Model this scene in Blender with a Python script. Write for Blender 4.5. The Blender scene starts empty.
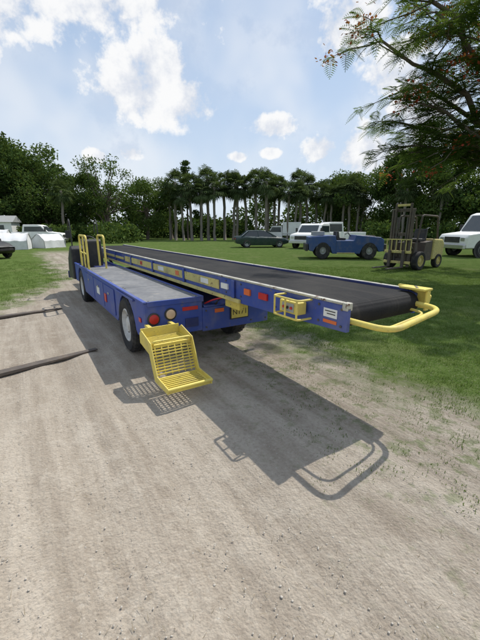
import bpy, bmesh, math, random
import numpy as np
from mathutils import Vector, Matrix, Euler
random.seed(7); rng=np.random.default_rng(11)
S=bpy.context.scene
COL=S.collection
A=math.radians(32.5); CA,SA=math.cos(A),math.sin(A)
def W(u,v): return (CA*u-SA*v, SA*u+CA*v)

# ------------------------------------------------------------ materials
def newmat(name):
    m=bpy.data.materials.new(name); m.use_nodes=True
    nt=m.node_tree; nt.nodes.clear()
    out=nt.nodes.new('ShaderNodeOutputMaterial')
    return m,nt,out
def N(nt,t,**k):
    n=nt.nodes.new(t)
    for a,b in k.items(): setattr(n,a,b)
    return n
def math_(nt,op,a,b=None,c=None,clamp=False):
    n=nt.nodes.new('ShaderNodeMath'); n.operation=op; n.use_clamp=clamp
    for i,x in enumerate((a,b,c)):
        if x is None: continue
        if isinstance(x,(int,float)): n.inputs[i].default_value=x
        else: nt.links.new(x,n.inputs[i])
    return n.outputs[0]
def mix(nt,f,a,b):
    n=nt.nodes.new('ShaderNodeMix'); n.data_type='RGBA'
    for i,x in ((0,f),(6,a),(7,b)):
        if isinstance(x,(int,float)): n.inputs[i].default_value=x
        elif isinstance(x,tuple): n.inputs[i].default_value=(*x[:3],1)
        else: nt.links.new(x,n.inputs[i])
    return n.outputs[2]
def noise(nt,vec,scale,detail=4,rough=.55):
    n=nt.nodes.new('ShaderNodeTexNoise'); n.inputs['Scale'].default_value=scale
    n.inputs['Detail'].default_value=detail; n.inputs['Roughness'].default_value=rough
    if vec is not None: nt.links.new(vec,n.inputs['Vector'])
    return n.outputs['Fac']
def smooth(nt,x,a,b):
    n=nt.nodes.new('ShaderNodeMapRange'); n.interpolation_type='SMOOTHSTEP'
    nt.links.new(x,n.inputs[0]); n.inputs[1].default_value=a; n.inputs[2].default_value=b
    return n.outputs[0]
def paint(name,col,rough=.4,metal=0,dirt=.35,dirtcol=(.22,.18,.13),wear=0.0,wearcol=(.12,.06,.035),scale=3,bump=.0,spec=.5):
    m,nt,out=newmat(name)
    tc=N(nt,'ShaderNodeTexCoord').outputs['Object']
    n1=noise(nt,tc,scale,3,.7); n2=noise(nt,tc,scale*9,2,.7)
    f=math_(nt,'MULTIPLY',smooth(nt,n1,.42,.78),dirt)
    f2=math_(nt,'MULTIPLY',smooth(nt,n2,.45,.75),dirt*.45)
    c=mix(nt,f,col,dirtcol); c=mix(nt,f2,c,tuple(x*.6+.03 for x in col))
    if wear>0:
        n3=noise(nt,tc,scale*4.3,5,.78)
        c=mix(nt,smooth(nt,n3,.675-wear*.09,.715-wear*.09),c,wearcol)
    p=N(nt,'ShaderNodeBsdfPrincipled'); nt.links.new(c,p.inputs['Base Color'])
    p.inputs['Metallic'].default_value=metal
    p.inputs['Specular IOR Level'].default_value=spec
    r=math_(nt,'MULTIPLY_ADD',n1,.35,rough-.12); nt.links.new(r,p.inputs['Roughness'])
    b=N(nt,'ShaderNodeBump'); b.inputs['Strength'].default_value=.12+bump; b.inputs['Distance'].default_value=.01
    nt.links.new(n2,b.inputs['Height']); nt.links.new(b.outputs[0],p.inputs['Normal'])
    nt.links.new(p.outputs[0],out.inputs[0]); return m
def leafmat(name,c1,c2,trans=.3,scale=.6):
    m,nt,out=newmat(name)
    g=N(nt,'ShaderNodeNewGeometry'); tc=N(nt,'ShaderNodeTexCoord').outputs['Object']
    n=noise(nt,tc,scale,1)
    f=math_(nt,'ADD',math_(nt,'MULTIPLY',g.outputs['Random Per Island'],.5),math_(nt,'MULTIPLY',n,.5))
    c=mix(nt,smooth(nt,f,.2,.8),c1,c2)
    p=N(nt,'ShaderNodeBsdfDiffuse'); nt.links.new(c,p.inputs['Color'])
    t=N(nt,'ShaderNodeBsdfTranslucent'); 
    c3=mix(nt,.35,c,(.25,.35,.03)); nt.links.new(c3,t.inputs[0])
    ms=N(nt,'ShaderNodeMixShader'); ms.inputs[0].default_value=trans
    nt.links.new(p.outputs[0],ms.inputs[1]); nt.links.new(t.outputs[0],ms.inputs[2]); nt.links.new(ms.outputs[0],out.inputs[0])
    return m
M={}
M['blue']=paint('blue_paint',(.030,.065,.31),.45,dirt=.5,wear=.45,dirtcol=(.20,.20,.24),wearcol=(.13,.11,.11))
M['blue_dark']=paint('blue_dark',(.015,.025,.12),.5,dirt=.4)
M['yellow']=paint('yellow_paint',(.70,.57,.12),.5,dirt=.6,wear=.6,dirtcol=(.38,.31,.15),wearcol=(.17,.12,.07),scale=5)
M['yellow_old']=paint('yellow_old',(.56,.48,.17),.6,dirt=.6,wear=.9,scale=4)
M['cream']=paint('worn_flange',(.46,.45,.38),.55,dirt=.8,wear=1.0,scale=4)
M['white']=paint('white_paint',(.74,.74,.72),.4,dirt=.22,scale=2)
M['rubber']=paint('rubber',(.025,.025,.027),.75,dirt=.5,dirtcol=(.17,.15,.12),scale=5,spec=.3)
M['rim']=paint('rim_white',(.60,.60,.58),.5,dirt=.6,scale=8)
M['steel']=paint('dark_steel',(.10,.095,.09),.55,metal=.5,dirt=.6,wear=.6,scale=4)
M['rusty']=paint('rusty_steel',(.085,.07,.06),.75,dirt=.5,wear=.8,wearcol=(.16,.07,.03),scale=6)
M['black']=paint('black_plastic',(.02,.02,.022),.5,dirt=.25)
M['glass']=paint('dark_glass',(.02,.03,.035),.12,dirt=.05,spec=.8)
M['green']=paint('dark_green_paint',(.015,.035,.036),.25,dirt=.1)
M['tblue']=paint('tractor_blue',(.018,.06,.20),.4,dirt=.3,wear=.3)
M['greyp']=paint('grey_paint',(.33,.34,.34),.5,dirt=.3)
M['red']=paint('red_lens',(.50,.02,.02),.25,dirt=.1)
M['amber']=paint('amber_lens',(.62,.44,.30),.25,dirt=.2)
M['orange']=paint('orange_reflector',(.70,.14,.03),.3,dirt=.15)
M['chrome']=paint('chrome',(.5,.5,.5),.3,metal=1,dirt=.2)
M['bark']=paint('bark',(.13,.105,.085),.9,dirt=.5,bump=.6,scale=4)
M['palmbark']=paint('palm_bark',(.18,.16,.135),.9,dirt=.5,bump=.6,scale=4)
M['leafA']=leafmat('leaf_dark',(.024,.050,.016),(.080,.122,.038),.2)
M['leafB']=leafmat('leaf_mid',(.036,.072,.020),(.11,.155,.048),.25)
M['leafP']=leafmat('palm_leaf',(.035,.058,.024),(.11,.145,.062),.15)
M['leafF']=leafmat('flame_leaf',(.03,.07,.018),(.09,.145,.04),.42)
M['flower']=leafmat('red_flower',(.30,.04,.03),(.42,.10,.06),.3)
M['blade']=leafmat('grass_blade',(.075,.13,.028),(.16,.22,.07),.3,1.5)
M['straw']=leafmat('dry_straw',(.22,.18,.12),(.38,.32,.23),.1,1.5)
M['canvas']=paint('white_canvas',(.70,.70,.70),.8,dirt=.3,scale=1.5)

def deckmat():
    m,nt,out=newmat('antislip_deck'); tc=N(nt,'ShaderNodeTexCoord').outputs['Object']
    n1=noise(nt,tc,2.2,4,.7); n2=noise(nt,tc,140,2); n3=noise(nt,tc,9,5,.7)
    c=mix(nt,smooth(nt,n1,.35,.7),(.14,.145,.155),(.25,.25,.25)); c=mix(nt,smooth(nt,n3,.55,.75),c,(.36,.33,.28))
    c=mix(nt,math_(nt,'MULTIPLY',n2,.4),c,(.08,.08,.09))
    p=N(nt,'ShaderNodeBsdfPrincipled'); nt.links.new(c,p.inputs['Base Color']); p.inputs['Roughness'].default_value=.75
    b=N(nt,'ShaderNodeBump'); b.inputs['Strength'].default_value=.5; b.inputs['Distance'].default_value=.004
    nt.links.new(n2,b.inputs['Height']); nt.links.new(b.outputs[0],p.inputs['Normal']); nt.links.new(p.outputs[0],out.inputs[0]); return m
M['deck']=deckmat()
def beltmat():
    m,nt,out=newmat('conveyor_belt'); tc=N(nt,'ShaderNodeTexCoord').outputs['Object']
    n1=noise(nt,tc,1.6,5,.7); n2=noise(nt,tc,60,2)
    mp=N(nt,'ShaderNodeMapping'); mp.inputs['Scale'].default_value=(9,.35,1); nt.links.new(tc,mp.inputs[0]); n3=noise(nt,mp.outputs[0],1.5,4,.6)
    w=N(nt,'ShaderNodeTexWave'); w.bands_direction='Y'; w.inputs['Scale'].default_value=14; w.inputs['Distortion'].default_value=0; nt.links.new(tc,w.inputs[0])
    c=mix(nt,smooth(nt,n1,.35,.75),(.013,.0135,.016),(.036,.034,.032)); c=mix(nt,math_(nt,'MULTIPLY',n2,.25),c,(.06,.056,.05))
    c=mix(nt,math_(nt,'MULTIPLY',smooth(nt,n3,.52,.72),.5),c,(.055,.05,.045))
    p=N(nt,'ShaderNodeBsdfPrincipled'); nt.links.new(c,p.inputs['Base Color']); p.inputs['Roughness'].default_value=.8; p.inputs['Specular IOR Level'].default_value=.15
    h=math_(nt,'ADD',w.outputs[1],math_(nt,'MULTIPLY',n2,.6))
    b=N(nt,'ShaderNodeBump'); b.inputs['Strength'].default_value=.5; b.inputs['Distance'].default_value=.004
    nt.links.new(h,b.inputs['Height']); nt.links.new(b.outputs[0],p.inputs['Normal']); nt.links.new(p.outputs[0],out.inputs[0]); return m
M['belt']=beltmat()

# ------------------------------------------------------------ mesh helpers
def root(name,loc=(0,0,0),rz=0,off=(0,0,0)):
    o=bpy.data.objects.new(name,None); COL.objects.link(o); o.location=loc; o.rotation_euler=(0,0,rz)
    o['off']=list(off); return o
def mk(name,verts,faces,mat,parent=None,sm=None,bevel=0,mats=None,mi=None):
    me=bpy.data.meshes.new(name)
    if parent is not None and 'off' in parent:
        ox,oy,oz=parent['off']; verts=[(x-ox,y-oy,z-oz) for x,y,z in verts]
    me.from_pydata(verts,[],faces)
    bm=bmesh.new(); bm.from_mesh(me); bmesh.ops.recalc_face_normals(bm,faces=bm.faces); bm.to_mesh(me); bm.free()
    for x in (mats or [mat]): me.materials.append(M[x] if isinstance(x,str) else x)
    if sm is not None:
        me.shade_smooth(); me.set_sharp_from_angle(angle=math.radians(sm))
    o=bpy.data.objects.new(name,me); COL.objects.link(o)
    if parent: o.parent=parent
    if bevel:
        b=o.modifiers.new('bev','BEVEL'); b.width=bevel; b.segments=2; b.limit_method='ANGLE'; b.angle_limit=math.radians(35)
    return o
def box(name,x0,x1,y0,y1,z0,z1,mat,parent,bevel=.008):
    v=[(x,y,z) for z in (z0,z1) for y in (y0,y1) for x in (x0,x1)]
    f=[(0,1,3,2),(4,6,7,5),(0,4,5,1),(2,3,7,6),(0,2,6,4),(1,5,7,3)]
    return mk(name,v,f,mat,parent,bevel=bevel)
def prism(name,prof,c0,c1,mat,parent,axis='x',bevel=.008,sm=None,inset=None):
    def P(a,b,c): return {'x':(c,a,b),'y':(a,c,b),'z':(a,b,c)}[axis]
    n=len(prof); v=[P(a,b,c0) for a,b in prof]+[P(a,b,c1) for a,b in prof]
    f=[tuple(range(n)),tuple(range(2*n-1,n-1,-1))]+[(i,(i+1)%n,n+(i+1)%n,n+i) for i in range(n)]
    return mk(name,v,f,mat,parent,bevel=bevel,sm=sm)
def frame(d):
    d=Vector(d).normalized(); a=Vector((0,0,1)) if abs(d.z)<.9 else Vector((1,0,0))
    s=d.cross(a).normalized(); return s,s.cross(d).normalized()
def lathe(name,c,axis,prof,mat,parent,seg=32,sm=35):
    c=Vector(c); d=Vector(axis).normalized(); s,t=frame(d); v=[];f=[]
    for r,h in prof:
        for i in range(seg):
            a=2*math.pi*i/seg; v.append(tuple(c+d*h+(s*math.cos(a)+t*math.sin(a))*r))
    for j in range(len(prof)-1):
        for i in range(seg):
            k=(i+1)%seg; f.append((j*seg+i,j*seg+k,(j+1)*seg+k,(j+1)*seg+i))
    return mk(name,v,f,mat,parent,sm=sm)
def cyl(name,p0,p1,r,mat,parent,seg=20,r2=None):
    L=(Vector(p1)-Vector(p0)).length; r2=r if r2 is None else r2
    return lathe(name,p0,Vector(p1)-Vector(p0),[(.0005,0),(r,0),(r2,L),(.0005,L)],mat,parent,seg)
def fillet(pts,r,n=6):
    P=[Vector(p) for p in pts]; out=[P[0]]
    for i in range(1,len(P)-1):
        a=(P[i-1]-P[i]); b=(P[i+1]-P[i]); rr=min(r,a.length*.48,b.length*.48)
        p0=P[i]+a.normalized()*rr; p1=P[i]+b.normalized()*rr
        for k in range(n+1):
            t=k/n; out.append(p0*(1-t)**2+P[i]*2*t*(1-t)+p1*t*t)
    out.append(P[-1]); return out
def tubegeo(pts,rad,seg=10):
    P=[Vector(p) for p in pts]; n=len(P); v=[];f=[]
    if not hasattr(rad,'__len__'): rad=[rad]*n
    d=(P[1]-P[0]).normalized(); s,t=frame(d)
    for i in range(n):
        nd=(P[min(i+1,n-1)]-P[max(i-1,0)]).normalized()
        s=(s-nd*s.dot(nd)).normalized(); t=nd.cross(s)
        for k in range(seg):
            a=2*math.pi*k/seg; v.append(tuple(P[i]+(s*math.cos(a)+t*math.sin(a))*rad[i]))
    for i in range(n-1):
        for k in range(seg):
            q=(k+1)%seg; f.append((i*seg+k,i*seg+q,(i+1)*seg+q,(i+1)*seg+k))
    f.append(tuple(range(seg))); f.append(tuple((n-1)*seg+k for k in range(seg)))
    return v,f
def tube(name,pts,r,mat,parent,fr=.06,seg=10):
    v,f=tubegeo(fillet(pts,fr) if len(pts)>2 else pts,r,seg); return mk(name,v,f,mat,parent,sm=50)
def multi(name,geos,mat,parent,sm=None):
    V=[];F=[]
    for v,f in geos:
        o=len(V); V+=list(v); F+=[tuple(i+o for i in q) for q in f]
    return mk(name,V,F,mat,parent,sm=sm)
def boxgeo(x0,x1,y0,y1,z0,z1):
    v=[(x,y,z) for z in (z0,z1) for y in (y0,y1) for x in (x0,x1)]
    return v,[(0,1,3,2),(4,6,7,5),(0,4,5,1),(2,3,7,6),(0,2,6,4),(1,5,7,3)]
def wheel(name,c,r,w,parent,side=-1,axis=(1,0,0),rim='rim',rimr=.6,detail=True):
    h=w/2; a=Vector(axis)*side
    lathe(name+'_tire',c,a,[(r*rimr,-h*.8),(r*.75,-h),(r*.93,-h*.95),(r,-h*.7),(r,h*.7),(r*.93,h*.95),(r*.75,h),(r*rimr,h*.8)],'rubber',parent,40)
    s,t=frame(a)
    if detail:
        g=[]
        for i in range(28):
            an=2*math.pi*i/28
            dr=s*math.cos(an)+t*math.sin(an); dt=-s*math.sin(an)+t*math.cos(an)
            for sg in (-1,1):
                ce=Vector(c)+dr*(r*1.0)+a*(h*.42*sg); e=[dt*.018,a*h*.3,dr*.010]
                v=[tuple(ce+e[0]*i1+e[1]*i2+e[2]*i3) for i3 in (-1,1) for i2 in (-1,1) for i1 in (-1,1)]
                g.append((v,[(0,1,3,2),(4,6,7,5),(0,4,5,1),(2,3,7,6),(0,2,6,4),(1,5,7,3)]))
        multi(name+'_tread',g,'rubber',parent)
    R=r*rimr
    lathe(name+'_rim',c,a,[(R*1.02,h*.82),(R*.96,h*.88),(R*.9,h*.7),(R*.82,h*.35),(R*.5,h*.45),(R*.42,h*.7),(R*.3,h*.75),(.001,h*.75)],rim,parent,32)
    if detail:
        for i in range(6):
            an=math.pi/3*i; p=Vector(c)+(s*math.cos(an)+t*math.sin(an))*R*.6+a*h*.36
            cyl(name+'_lug',tuple(p),tuple(p+a*.025),.014,'steel',parent,6)

# ------------------------------------------------------------ belt loader (u,v,z)
o0=(2.0,6.0,0); wx,wy=W(2,6)
BL=root('belt_loader',(wx,wy,0),A,o0)
U0,U1,VR,VF,ZD=1.07,1.78,3.68,9.0,.80
def arch(vc,r,n=10,zc=.34): 
    return [(vc-r*math.cos(math.pi*i/n),max(.40,zc+r*math.sin(math.pi*i/n))) for i in range(n+1)]
VW1,VW2=4.46,8.25
side=[(VR,.36),(VR,.785)]+[(VF,.785),(VF,.40)]
bot=list(reversed([(v,z) for v,z in arch(VW2,.42)]))+[(7.75,.30),(4.98,.30)]+list(reversed(arch(VW1,.42)))+[(3.98,.36)]
prism('left_side_panel',side+bot,U0,U0+.03,'blue',BL,'x',.004)
box('pod_core',U0+.29,U1-.02,VR+.04,VF-.02,.42,.775,'blue_dark',BL)
box('tank_box',U0+.035,U0+.285,5.0,7.7,.31,.775,'blue_dark',BL)
box('rear_face_left',U0,U1,VR-.03,VR-.002,.38,.785,'blue',BL,.006)
vs=[VR-.02,4.75,5.55,6.35,7.15,7.7]
for i in range(5):
    box('deck_plate_%d'%(i+1),U0+.035,U1-.02,vs[i]+.008,vs[i+1]-.008,.787,.803,'deck',BL,.003)
    for u in (U0+.07,U1-.055):
        for v in (vs[i]+.05,vs[i+1]-.05): lathe('deck_bolt',(u,v,.803),(0,0,1),[(.011,0),(.009,.004),(.001,.005)],'steel',BL,8)
box('deck_rim_left',U0-.012,U0+.033,VR-.035,VF,.787,.812,'blue',BL,.004)
box('deck_rim_right',U1-.018,U1+.02,VR-.035,VF,.74,.812,'blue',BL,.004)
box('deck_rim_rear',U0+.034,U1-.02,VR-.04,VR-.022,.75,.81,'blue',BL,.003)
for i,(a,b) in enumerate([(5.05,5.75),(5.8,6.6),(6.65,7.6)]):
    box('side_door_%d'%(i+1),U0-.014,U0-.001,a,b,.36,.74,'blue',BL,.004)
    box('door_latch_%d'%(i+1),U0-.024,U0-.0145,(a+b)/2-.04,(a+b)/2+.04,.62,.65,'chrome',BL,.003)
box('side_reflector',U0-.028,U0-.015,5.55,5.68,.47,.60,'red',BL,.003)
box('side_marker',U0-.012,U0-.001,3.78,3.86,.55,.60,'red',BL,.003)
box('white_label_side',U0-.017,U0-.0145,6.1,6.35,.50,.62,'white',BL,.0)
box('front_face',U0,U1,VF,VF+.03,.38,.785,'blue',BL)
box('fender_lip_rear',U0-.03,U0-.001,VW1-.44,VW1+.44,.755,.782,'blue',BL,.006)
wheel('wheel_rear_left',(U0+.09,VW1,.36),.36,.24,BL,-1)
wheel('wheel_front_left',(U0+.11,VW2,.345),.345,.24,BL,-1)
wheel('wheel_rear_right',(2.66,VW1,.345),.345,.24,BL,1)
wheel('wheel_front_right',(2.66,VW2,.345),.345,.24,BL,1)
cyl('rear_axle',(U0+.2,VW1,.345),(2.6,VW1,.345),.06,'steel',BL)
cyl('front_axle',(U0+.2,VW2,.345),(2.6,VW2,.345),.05,'steel',BL)
box('chassis_rail_inner',1.83,1.93,3.75,9.3,.42,.60,'blue_dark',BL)
box('chassis_rail_outer',2.42,2.52,3.75,9.3,.42,.60,'blue_dark',BL)
for i,v in enumerate((3.9,5.2,6.6,8.0,9.2)):
    box('cross_member_%d'%(i+1),1.931,2.419,v,v+.1,.44,.58,'blue_dark',BL)
box('rear_crossplate',U1+.001,2.78,VR-.03,VR+.02,.36,.66,'blue',BL)
box('rear_crossplate_cap',U1+.025,2.78,VR-.03,VR+.10,.661,.685,'blue',BL)
box('right_fender',2.53,2.81,3.80,5.0,.715,.74,'blue',BL)
box('right_pod',2.54,2.80,5.1,7.7,.35,.72,'blue',BL)
box('engine_block',1.98,2.38,5.3,6.5,.35,.66,'steel',BL,.03)
for nm,u,z,r,m in (('brake_light',1.17,.605,.056,'red'),('reverse_light',1.37,.64,.056,'amber')):
    lathe(nm+'_housing',(u,VR-.03,z),(0,-1,0),[(.001,0),(r*1.3,0),(r*1.3,.012),(r,.016)],'black',BL,28)
    lathe(nm,(u,VR-.046,z),(0,-1,0),[(r,0),(r*.95,.006),(r*.6,.010),(.001,.012)],m,BL,28)
box('rear_reflector_strip',1.52,1.72,VR-.037,VR-.031,.655,.70,'red',BL,.002)
box('brake_light_right',2.60,2.72,VR-.05,VR-.031,.55,.60,'red',BL)
box('plate_holder',2.17,2.45,VR-.045,VR-.031,.46,.65,'black',BL,.003)
box('number_plate',2.185,2.435,VR-.052,VR-.046,.475,.635,'yellow',BL,.003)
box('red_tag',1.95,2.08,VR-.04,VR-.031,.58,.63,'orange',BL,.003)
box('round_boss_plate',1.55,1.72,VR-.045,VR-.031,.45,.56,'blue_dark',BL,.004)
for u in (1.83,2.5,2.74):
    for z in (.41,.62): lathe('crossplate_bolt',(u,VR-.031,z),(0,-1,0),[(.012,0),(.012,.008),(.001,.01)],'steel',BL,6)
cu=bpy.data.curves.new('plate_text','FONT'); cu.body='N171'; cu.size=.10; cu.extrude=.001; cu.align_x='CENTER'
to=bpy.data.objects.new('plate_text_tmp',cu); COL.objects.link(to)
me=bpy.data.meshes.new_from_object(to); bpy.data.objects.remove(to)
me.materials.append(M['black']); t=bpy.data.objects.new('plate_text',me); COL.objects.link(t); t.parent=BL
t.location=(2.31-2,VR-.054-6,.52); t.rotation_euler=(math.pi/2,0,0)
tube('hydraulic_hose',[(1.95,3.8,.6),(1.97,3.6,.72),(2.02,3.5,.85),(2.05,3.9,.9)],.012,'black',BL,.1)
tube('hydraulic_hose',[(2.1,3.8,.6),(2.12,3.55,.70),(2.10,3.45,.88),(2.15,3.9,.9)],.012,'black',BL,.1)
tube('red_cable',[(1.84,3.7,.7),(1.84,3.5,.78),(1.86,3.3,.84),(1.9,3.2,.86)],.009,'red',BL,.1)
# conveyor
CL,CR=1.86,2.84; V0,V1=1.53,11.3; ZT=1.09
sideprof=[(V0,.885),(V0-.0,1.06),(V0+.06,ZT-.012),(V1,ZT-.012),(V1,.88),(3.0,.84),(2.4,.855)]
prism('left_side_frame',sideprof,CL,CL+.035,'blue',BL,'x',.004)
sideprof2=[(V0+.08,.885),(V0+.08,1.06),(V0+.14,ZT-.012)]+sideprof[3:]
prism('right_side_frame',sideprof2,CR-.035,CR,'blue',BL,'x',.004)
box('left_top_flange',CL-.010,CL+.036,V0+.05,V1,ZT-.011,ZT+.006,'cream',BL,.004)
box('right_top_flange',CR-.036,CR+.010,V0+.14,V1,ZT-.011,ZT+.006,'cream',BL,.004)
box('left_inner_lip',CL+.0361,CL+.048,V0+.1,V1,ZT-.05,ZT+.003,'blue_dark',BL,.002)
box('right_inner_lip',CR-.048,CR-.0361,V0+.14,V1,ZT-.05,ZT+.003,'blue_dark',BL,.002)
box('yellow_side_band',CL-.014,CL-.001,3.35,7.4,.93,1.035,'yellow_old',BL,.003)
box('lower_chord',CL-.03,CL-.001,2.9,10.9,.845,.885,'yellow_old',BL,.004)
box('side_rub_rail',CL-.022,CL-.001,7.5,11.2,.95,1.0,'yellow_old',BL,.004)
for i,v in enumerate((3.0,4.3,5.6,6.9,8.2,9.5)):
    box('side_stiffener_%d'%(i+1),CL-.028,CL-.0145,v,v+.05,.886,1.07,'blue',BL,.003)
for i,(v,w,m) in enumerate([(2.72,.10,'orange'),(2.44,.13,'red'),(3.15,.14,'white'),(3.6,.2,'white'),(4.5,.12,'orange'),(5.1,.25,'white'),(6.2,.12,'red')]):
    box('side_sticker_%d'%(i+1),CL-.0185,CL-.0146 if v>3.3 and v<7.3 else CL-.0005,v,v+w,.955,1.015,m,BL,0)
box('end_label_white',CL-.004,CL-.0005,1.62,1.75,.965,1.03,'white',BL,0)
box('end_label_line_1',CL-.006,CL-.0045,1.635,1.735,1.008,1.015,'black',BL,0); box('end_label_line_2',CL-.006,CL-.0045,1.635,1.715,.988,.995,'black',BL,0)
box('end_warning_label',CL-.004,CL-.0005,1.62,1.75,.92,.945,'orange',BL,0)
for v in (1.58,1.80,2.33,2.9,3.2):
    for z in (.92,1.045): lathe('bolt',(CL-.001,v,z),(-1,0,0),[(.010,0),(.010,.006),(.001,.008)],'steel',BL,8)
rb=.093; n=14
zt=1.072; zc=zt-rb; VC=V0+.125
prof=[(V1-.12,zt)]+[(VC,zt)]+[(VC-rb*math.sin(math.pi*i/n),zc+rb*math.cos(math.pi*i/n)) for i in range(1,n+1)]+[(V1-.12,zt-2*rb)]+[(V1-.12+rb*math.sin(math.pi*i/n),zc-rb*math.cos(math.pi*i/n)) for i in range(1,n)]
prism('belt',prof,CL+.052,CR-.052,'belt',BL,'x',0,sm=30)
for nm,v in (('end_roller',VC),('front_roller',V1-.12)):
    cyl(nm,(CL+.037,v,zc),(CR-.037,v,zc),rb-.012,'chrome',BL)
for i in range(8):
    v=2.4+i*1.15; box('conveyor_cross_tie_%d'%(i+1),CL+.036,CR-.036,v,v+.06,.845,.875,'blue_dark',BL)
# end bumper loop
tube('end_bumper_loop',[(1.93,V0+.2,.955),(1.93,1.23,.96),(2.73,1.34,.985),(2.80,V0+.3,.985)],.022,'yellow',BL,.15,12)
tube('end_bumper_inner',[(2.0,V0+.1,.93),(2.03,1.34,.93),(2.66,1.42,.945),(2.72,V0+.15,.945)],.011,'yellow',BL,.12,8)
prism('far_end_bracket',[(1.52,.94),(1.50,1.05),(1.57,1.115),(1.80,1.115),(1.86,1.0),(1.78,.92)],CR+.001,CR+.025,'yellow',BL,'x',.005)
box('far_end_cap',CR-.10,CR+.025,1.50,1.73,1.097,1.116,'yellow',BL,.005)
box('far_end_face',CR-.050,CR-.001,1.50,1.519,.93,1.096,'yellow',BL,.005)
for i in range(3): lathe('bracket_hole_%d'%(i+1),(CR-.075+i*.04,1.58+.03*i,1.117),(0,0,1),[(.014,0),(.010,.002),(.001,.002)],'black',BL,14)
box('near_end_cap',CL-.006,CL+.05,V0-.0,V0+.048,1.04,1.096,'cream',BL,.005)
# yellow guarded control box
box('control_box',CL-.11,CL-.016,1.92,2.14,.94,1.04,'yellow',BL,.008)
box('control_panel',CL-.116,CL-.111,1.96,2.10,.955,1.025,'greyp',BL,.002)
for i in range(3): lathe('control_button_%d'%(i+1),(CL-.116,1.985+i*.045,.99),(-1,0,0),[(.012,0),(.012,.01),(.001,.012)],'black' if i%2 else 'red',BL,12)
for dz in (.915,1.065):
    tube('control_guard',[(CL-.002,1.88,dz),(CL-.14,1.88,dz),(CL-.14,2.19,dz),(CL-.002,2.19,dz)],.009,'yellow',BL,.04,8)
for v in (1.90,2.035,2.17): cyl('guard_post',(CL-.138,v,.915),(CL-.138,v,1.065),.008,'yellow',BL,8)
for u in (2.0,2.7):
    v,f=tubegeo([(u,3.1,.86),(u,4.4,.5)],.035,6); mk('lift_arm',v,f,'blue',BL)
    v,f=tubegeo([(u,9.8,.86),(u,8.8,.5)],.035,6); mk('lift_arm',v,f,'blue',BL)
cyl('lift_cylinder',(2.35,3.3,.82),(2.35,3.95,.62),.04,'yellow',BL); cyl('lift_rod',(2.35,3.1,.86),(2.35,3.4,.79),.02,'chrome',BL)
box('pivot_bracket',1.90,1.96,3.0,3.3,.74,.84,'yellow',BL); box('pivot_bracket_outer',2.74,2.80,3.0,3.3,.74,.84,'yellow',BL)
# steps
def tread(nm,u0,u1,v0,v1,z):
    g=[boxgeo(u0,u1,v0,v0+.02,z-.035,z),boxgeo(u0,u1,v1-.02,v1,z-.035,z),boxgeo(u0,u0+.02,v0+.021,v1-.021,z-.035,z),boxgeo(u1-.02,u1,v0+.021,v1-.021,z-.035,z)]
    k=8
    for i in range(1,k): 
        v=v0+(v1-v0)*i/k; g.append(boxgeo(u0+.021,u1-.021,v-.007,v+.007,z-.02,z-.003))
    m=10
    for i in range(1,m):
        u=u0+(u1-u0)*i/m; g.append(boxgeo(u-.005,u+.005,v0+.021,v1-.021,z-.034,z-.021))
    multi(nm,g,'yellow',BL)
s0,s1=.96,1.39
tread('upper_step_tread',s0,s1,3.16,3.46,.47)
tread('lower_step_tread',s0,s1,2.72,3.03,.17)
for u in (s0-.012,s1+.001):
    prism('step_side',[(3.47,.53),(3.40,.57),(3.12,.51),(2.98,.21),(2.70,.20),(2.70,.14),(3.05,.135),(3.18,.38),(3.47,.42)],u,u+.011,'yellow',BL,'x',.002)
g=[]
for i in range(9):
    z=.19+i*.028; vv=3.05+i*.011; g.append(boxgeo(s0,s1,vv,vv+.01,z,z+.013))
for i in range(6):
    u=s0+.04+i*(s1-s0-.08)/5; v,f=tubegeo([(u,3.06,.17),(u,3.16,.45)],.007,6); g.append((v,f))
multi('step_riser_grille',g,'yellow',BL)
g=[boxgeo(s0,s1,3.462,3.475,.47,.57)]
for u in (s0+.1,s1-.06): g.append(boxgeo(u,u+.04,3.476,VR-.032,.43,.47)); g.append(boxgeo(u,u+.04,3.476,VR-.032,.53,.56))
multi('step_mount',g,'yellow',BL)
tube('step_nose_bar',[(s0-.01,2.70,.185),(s1+.01,2.70,.185)],.016,'yellow',BL)
tube('step_hand_bar',[(s0+.02,3.15,.47),(s0+.02,3.12,.52),(s1-.02,3.12,.52),(s1-.02,3.15,.47)],.012,'yellow',BL,.03,8)
# handrails
tube('handrail_a',[(1.12,7.35,.80),(1.12,7.35,1.45),(1.12,8.2,1.45),(1.12,8.2,.80)],.02,'yellow',BL,.10)
tube('handrail_b',[(1.45,7.35,.80),(1.45,7.35,1.45),(1.45,8.0,1.45),(1.45,8.0,.80)],.02,'yellow',BL,.10)
tube('handrail_mid',[(1.12,7.36,1.1),(1.12,8.19,1.1)],.015,'yellow',BL)
tube('handrail_front',[(1.12,7.75,.80),(1.12,7.75,1.44)],.015,'yellow',BL)
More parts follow.
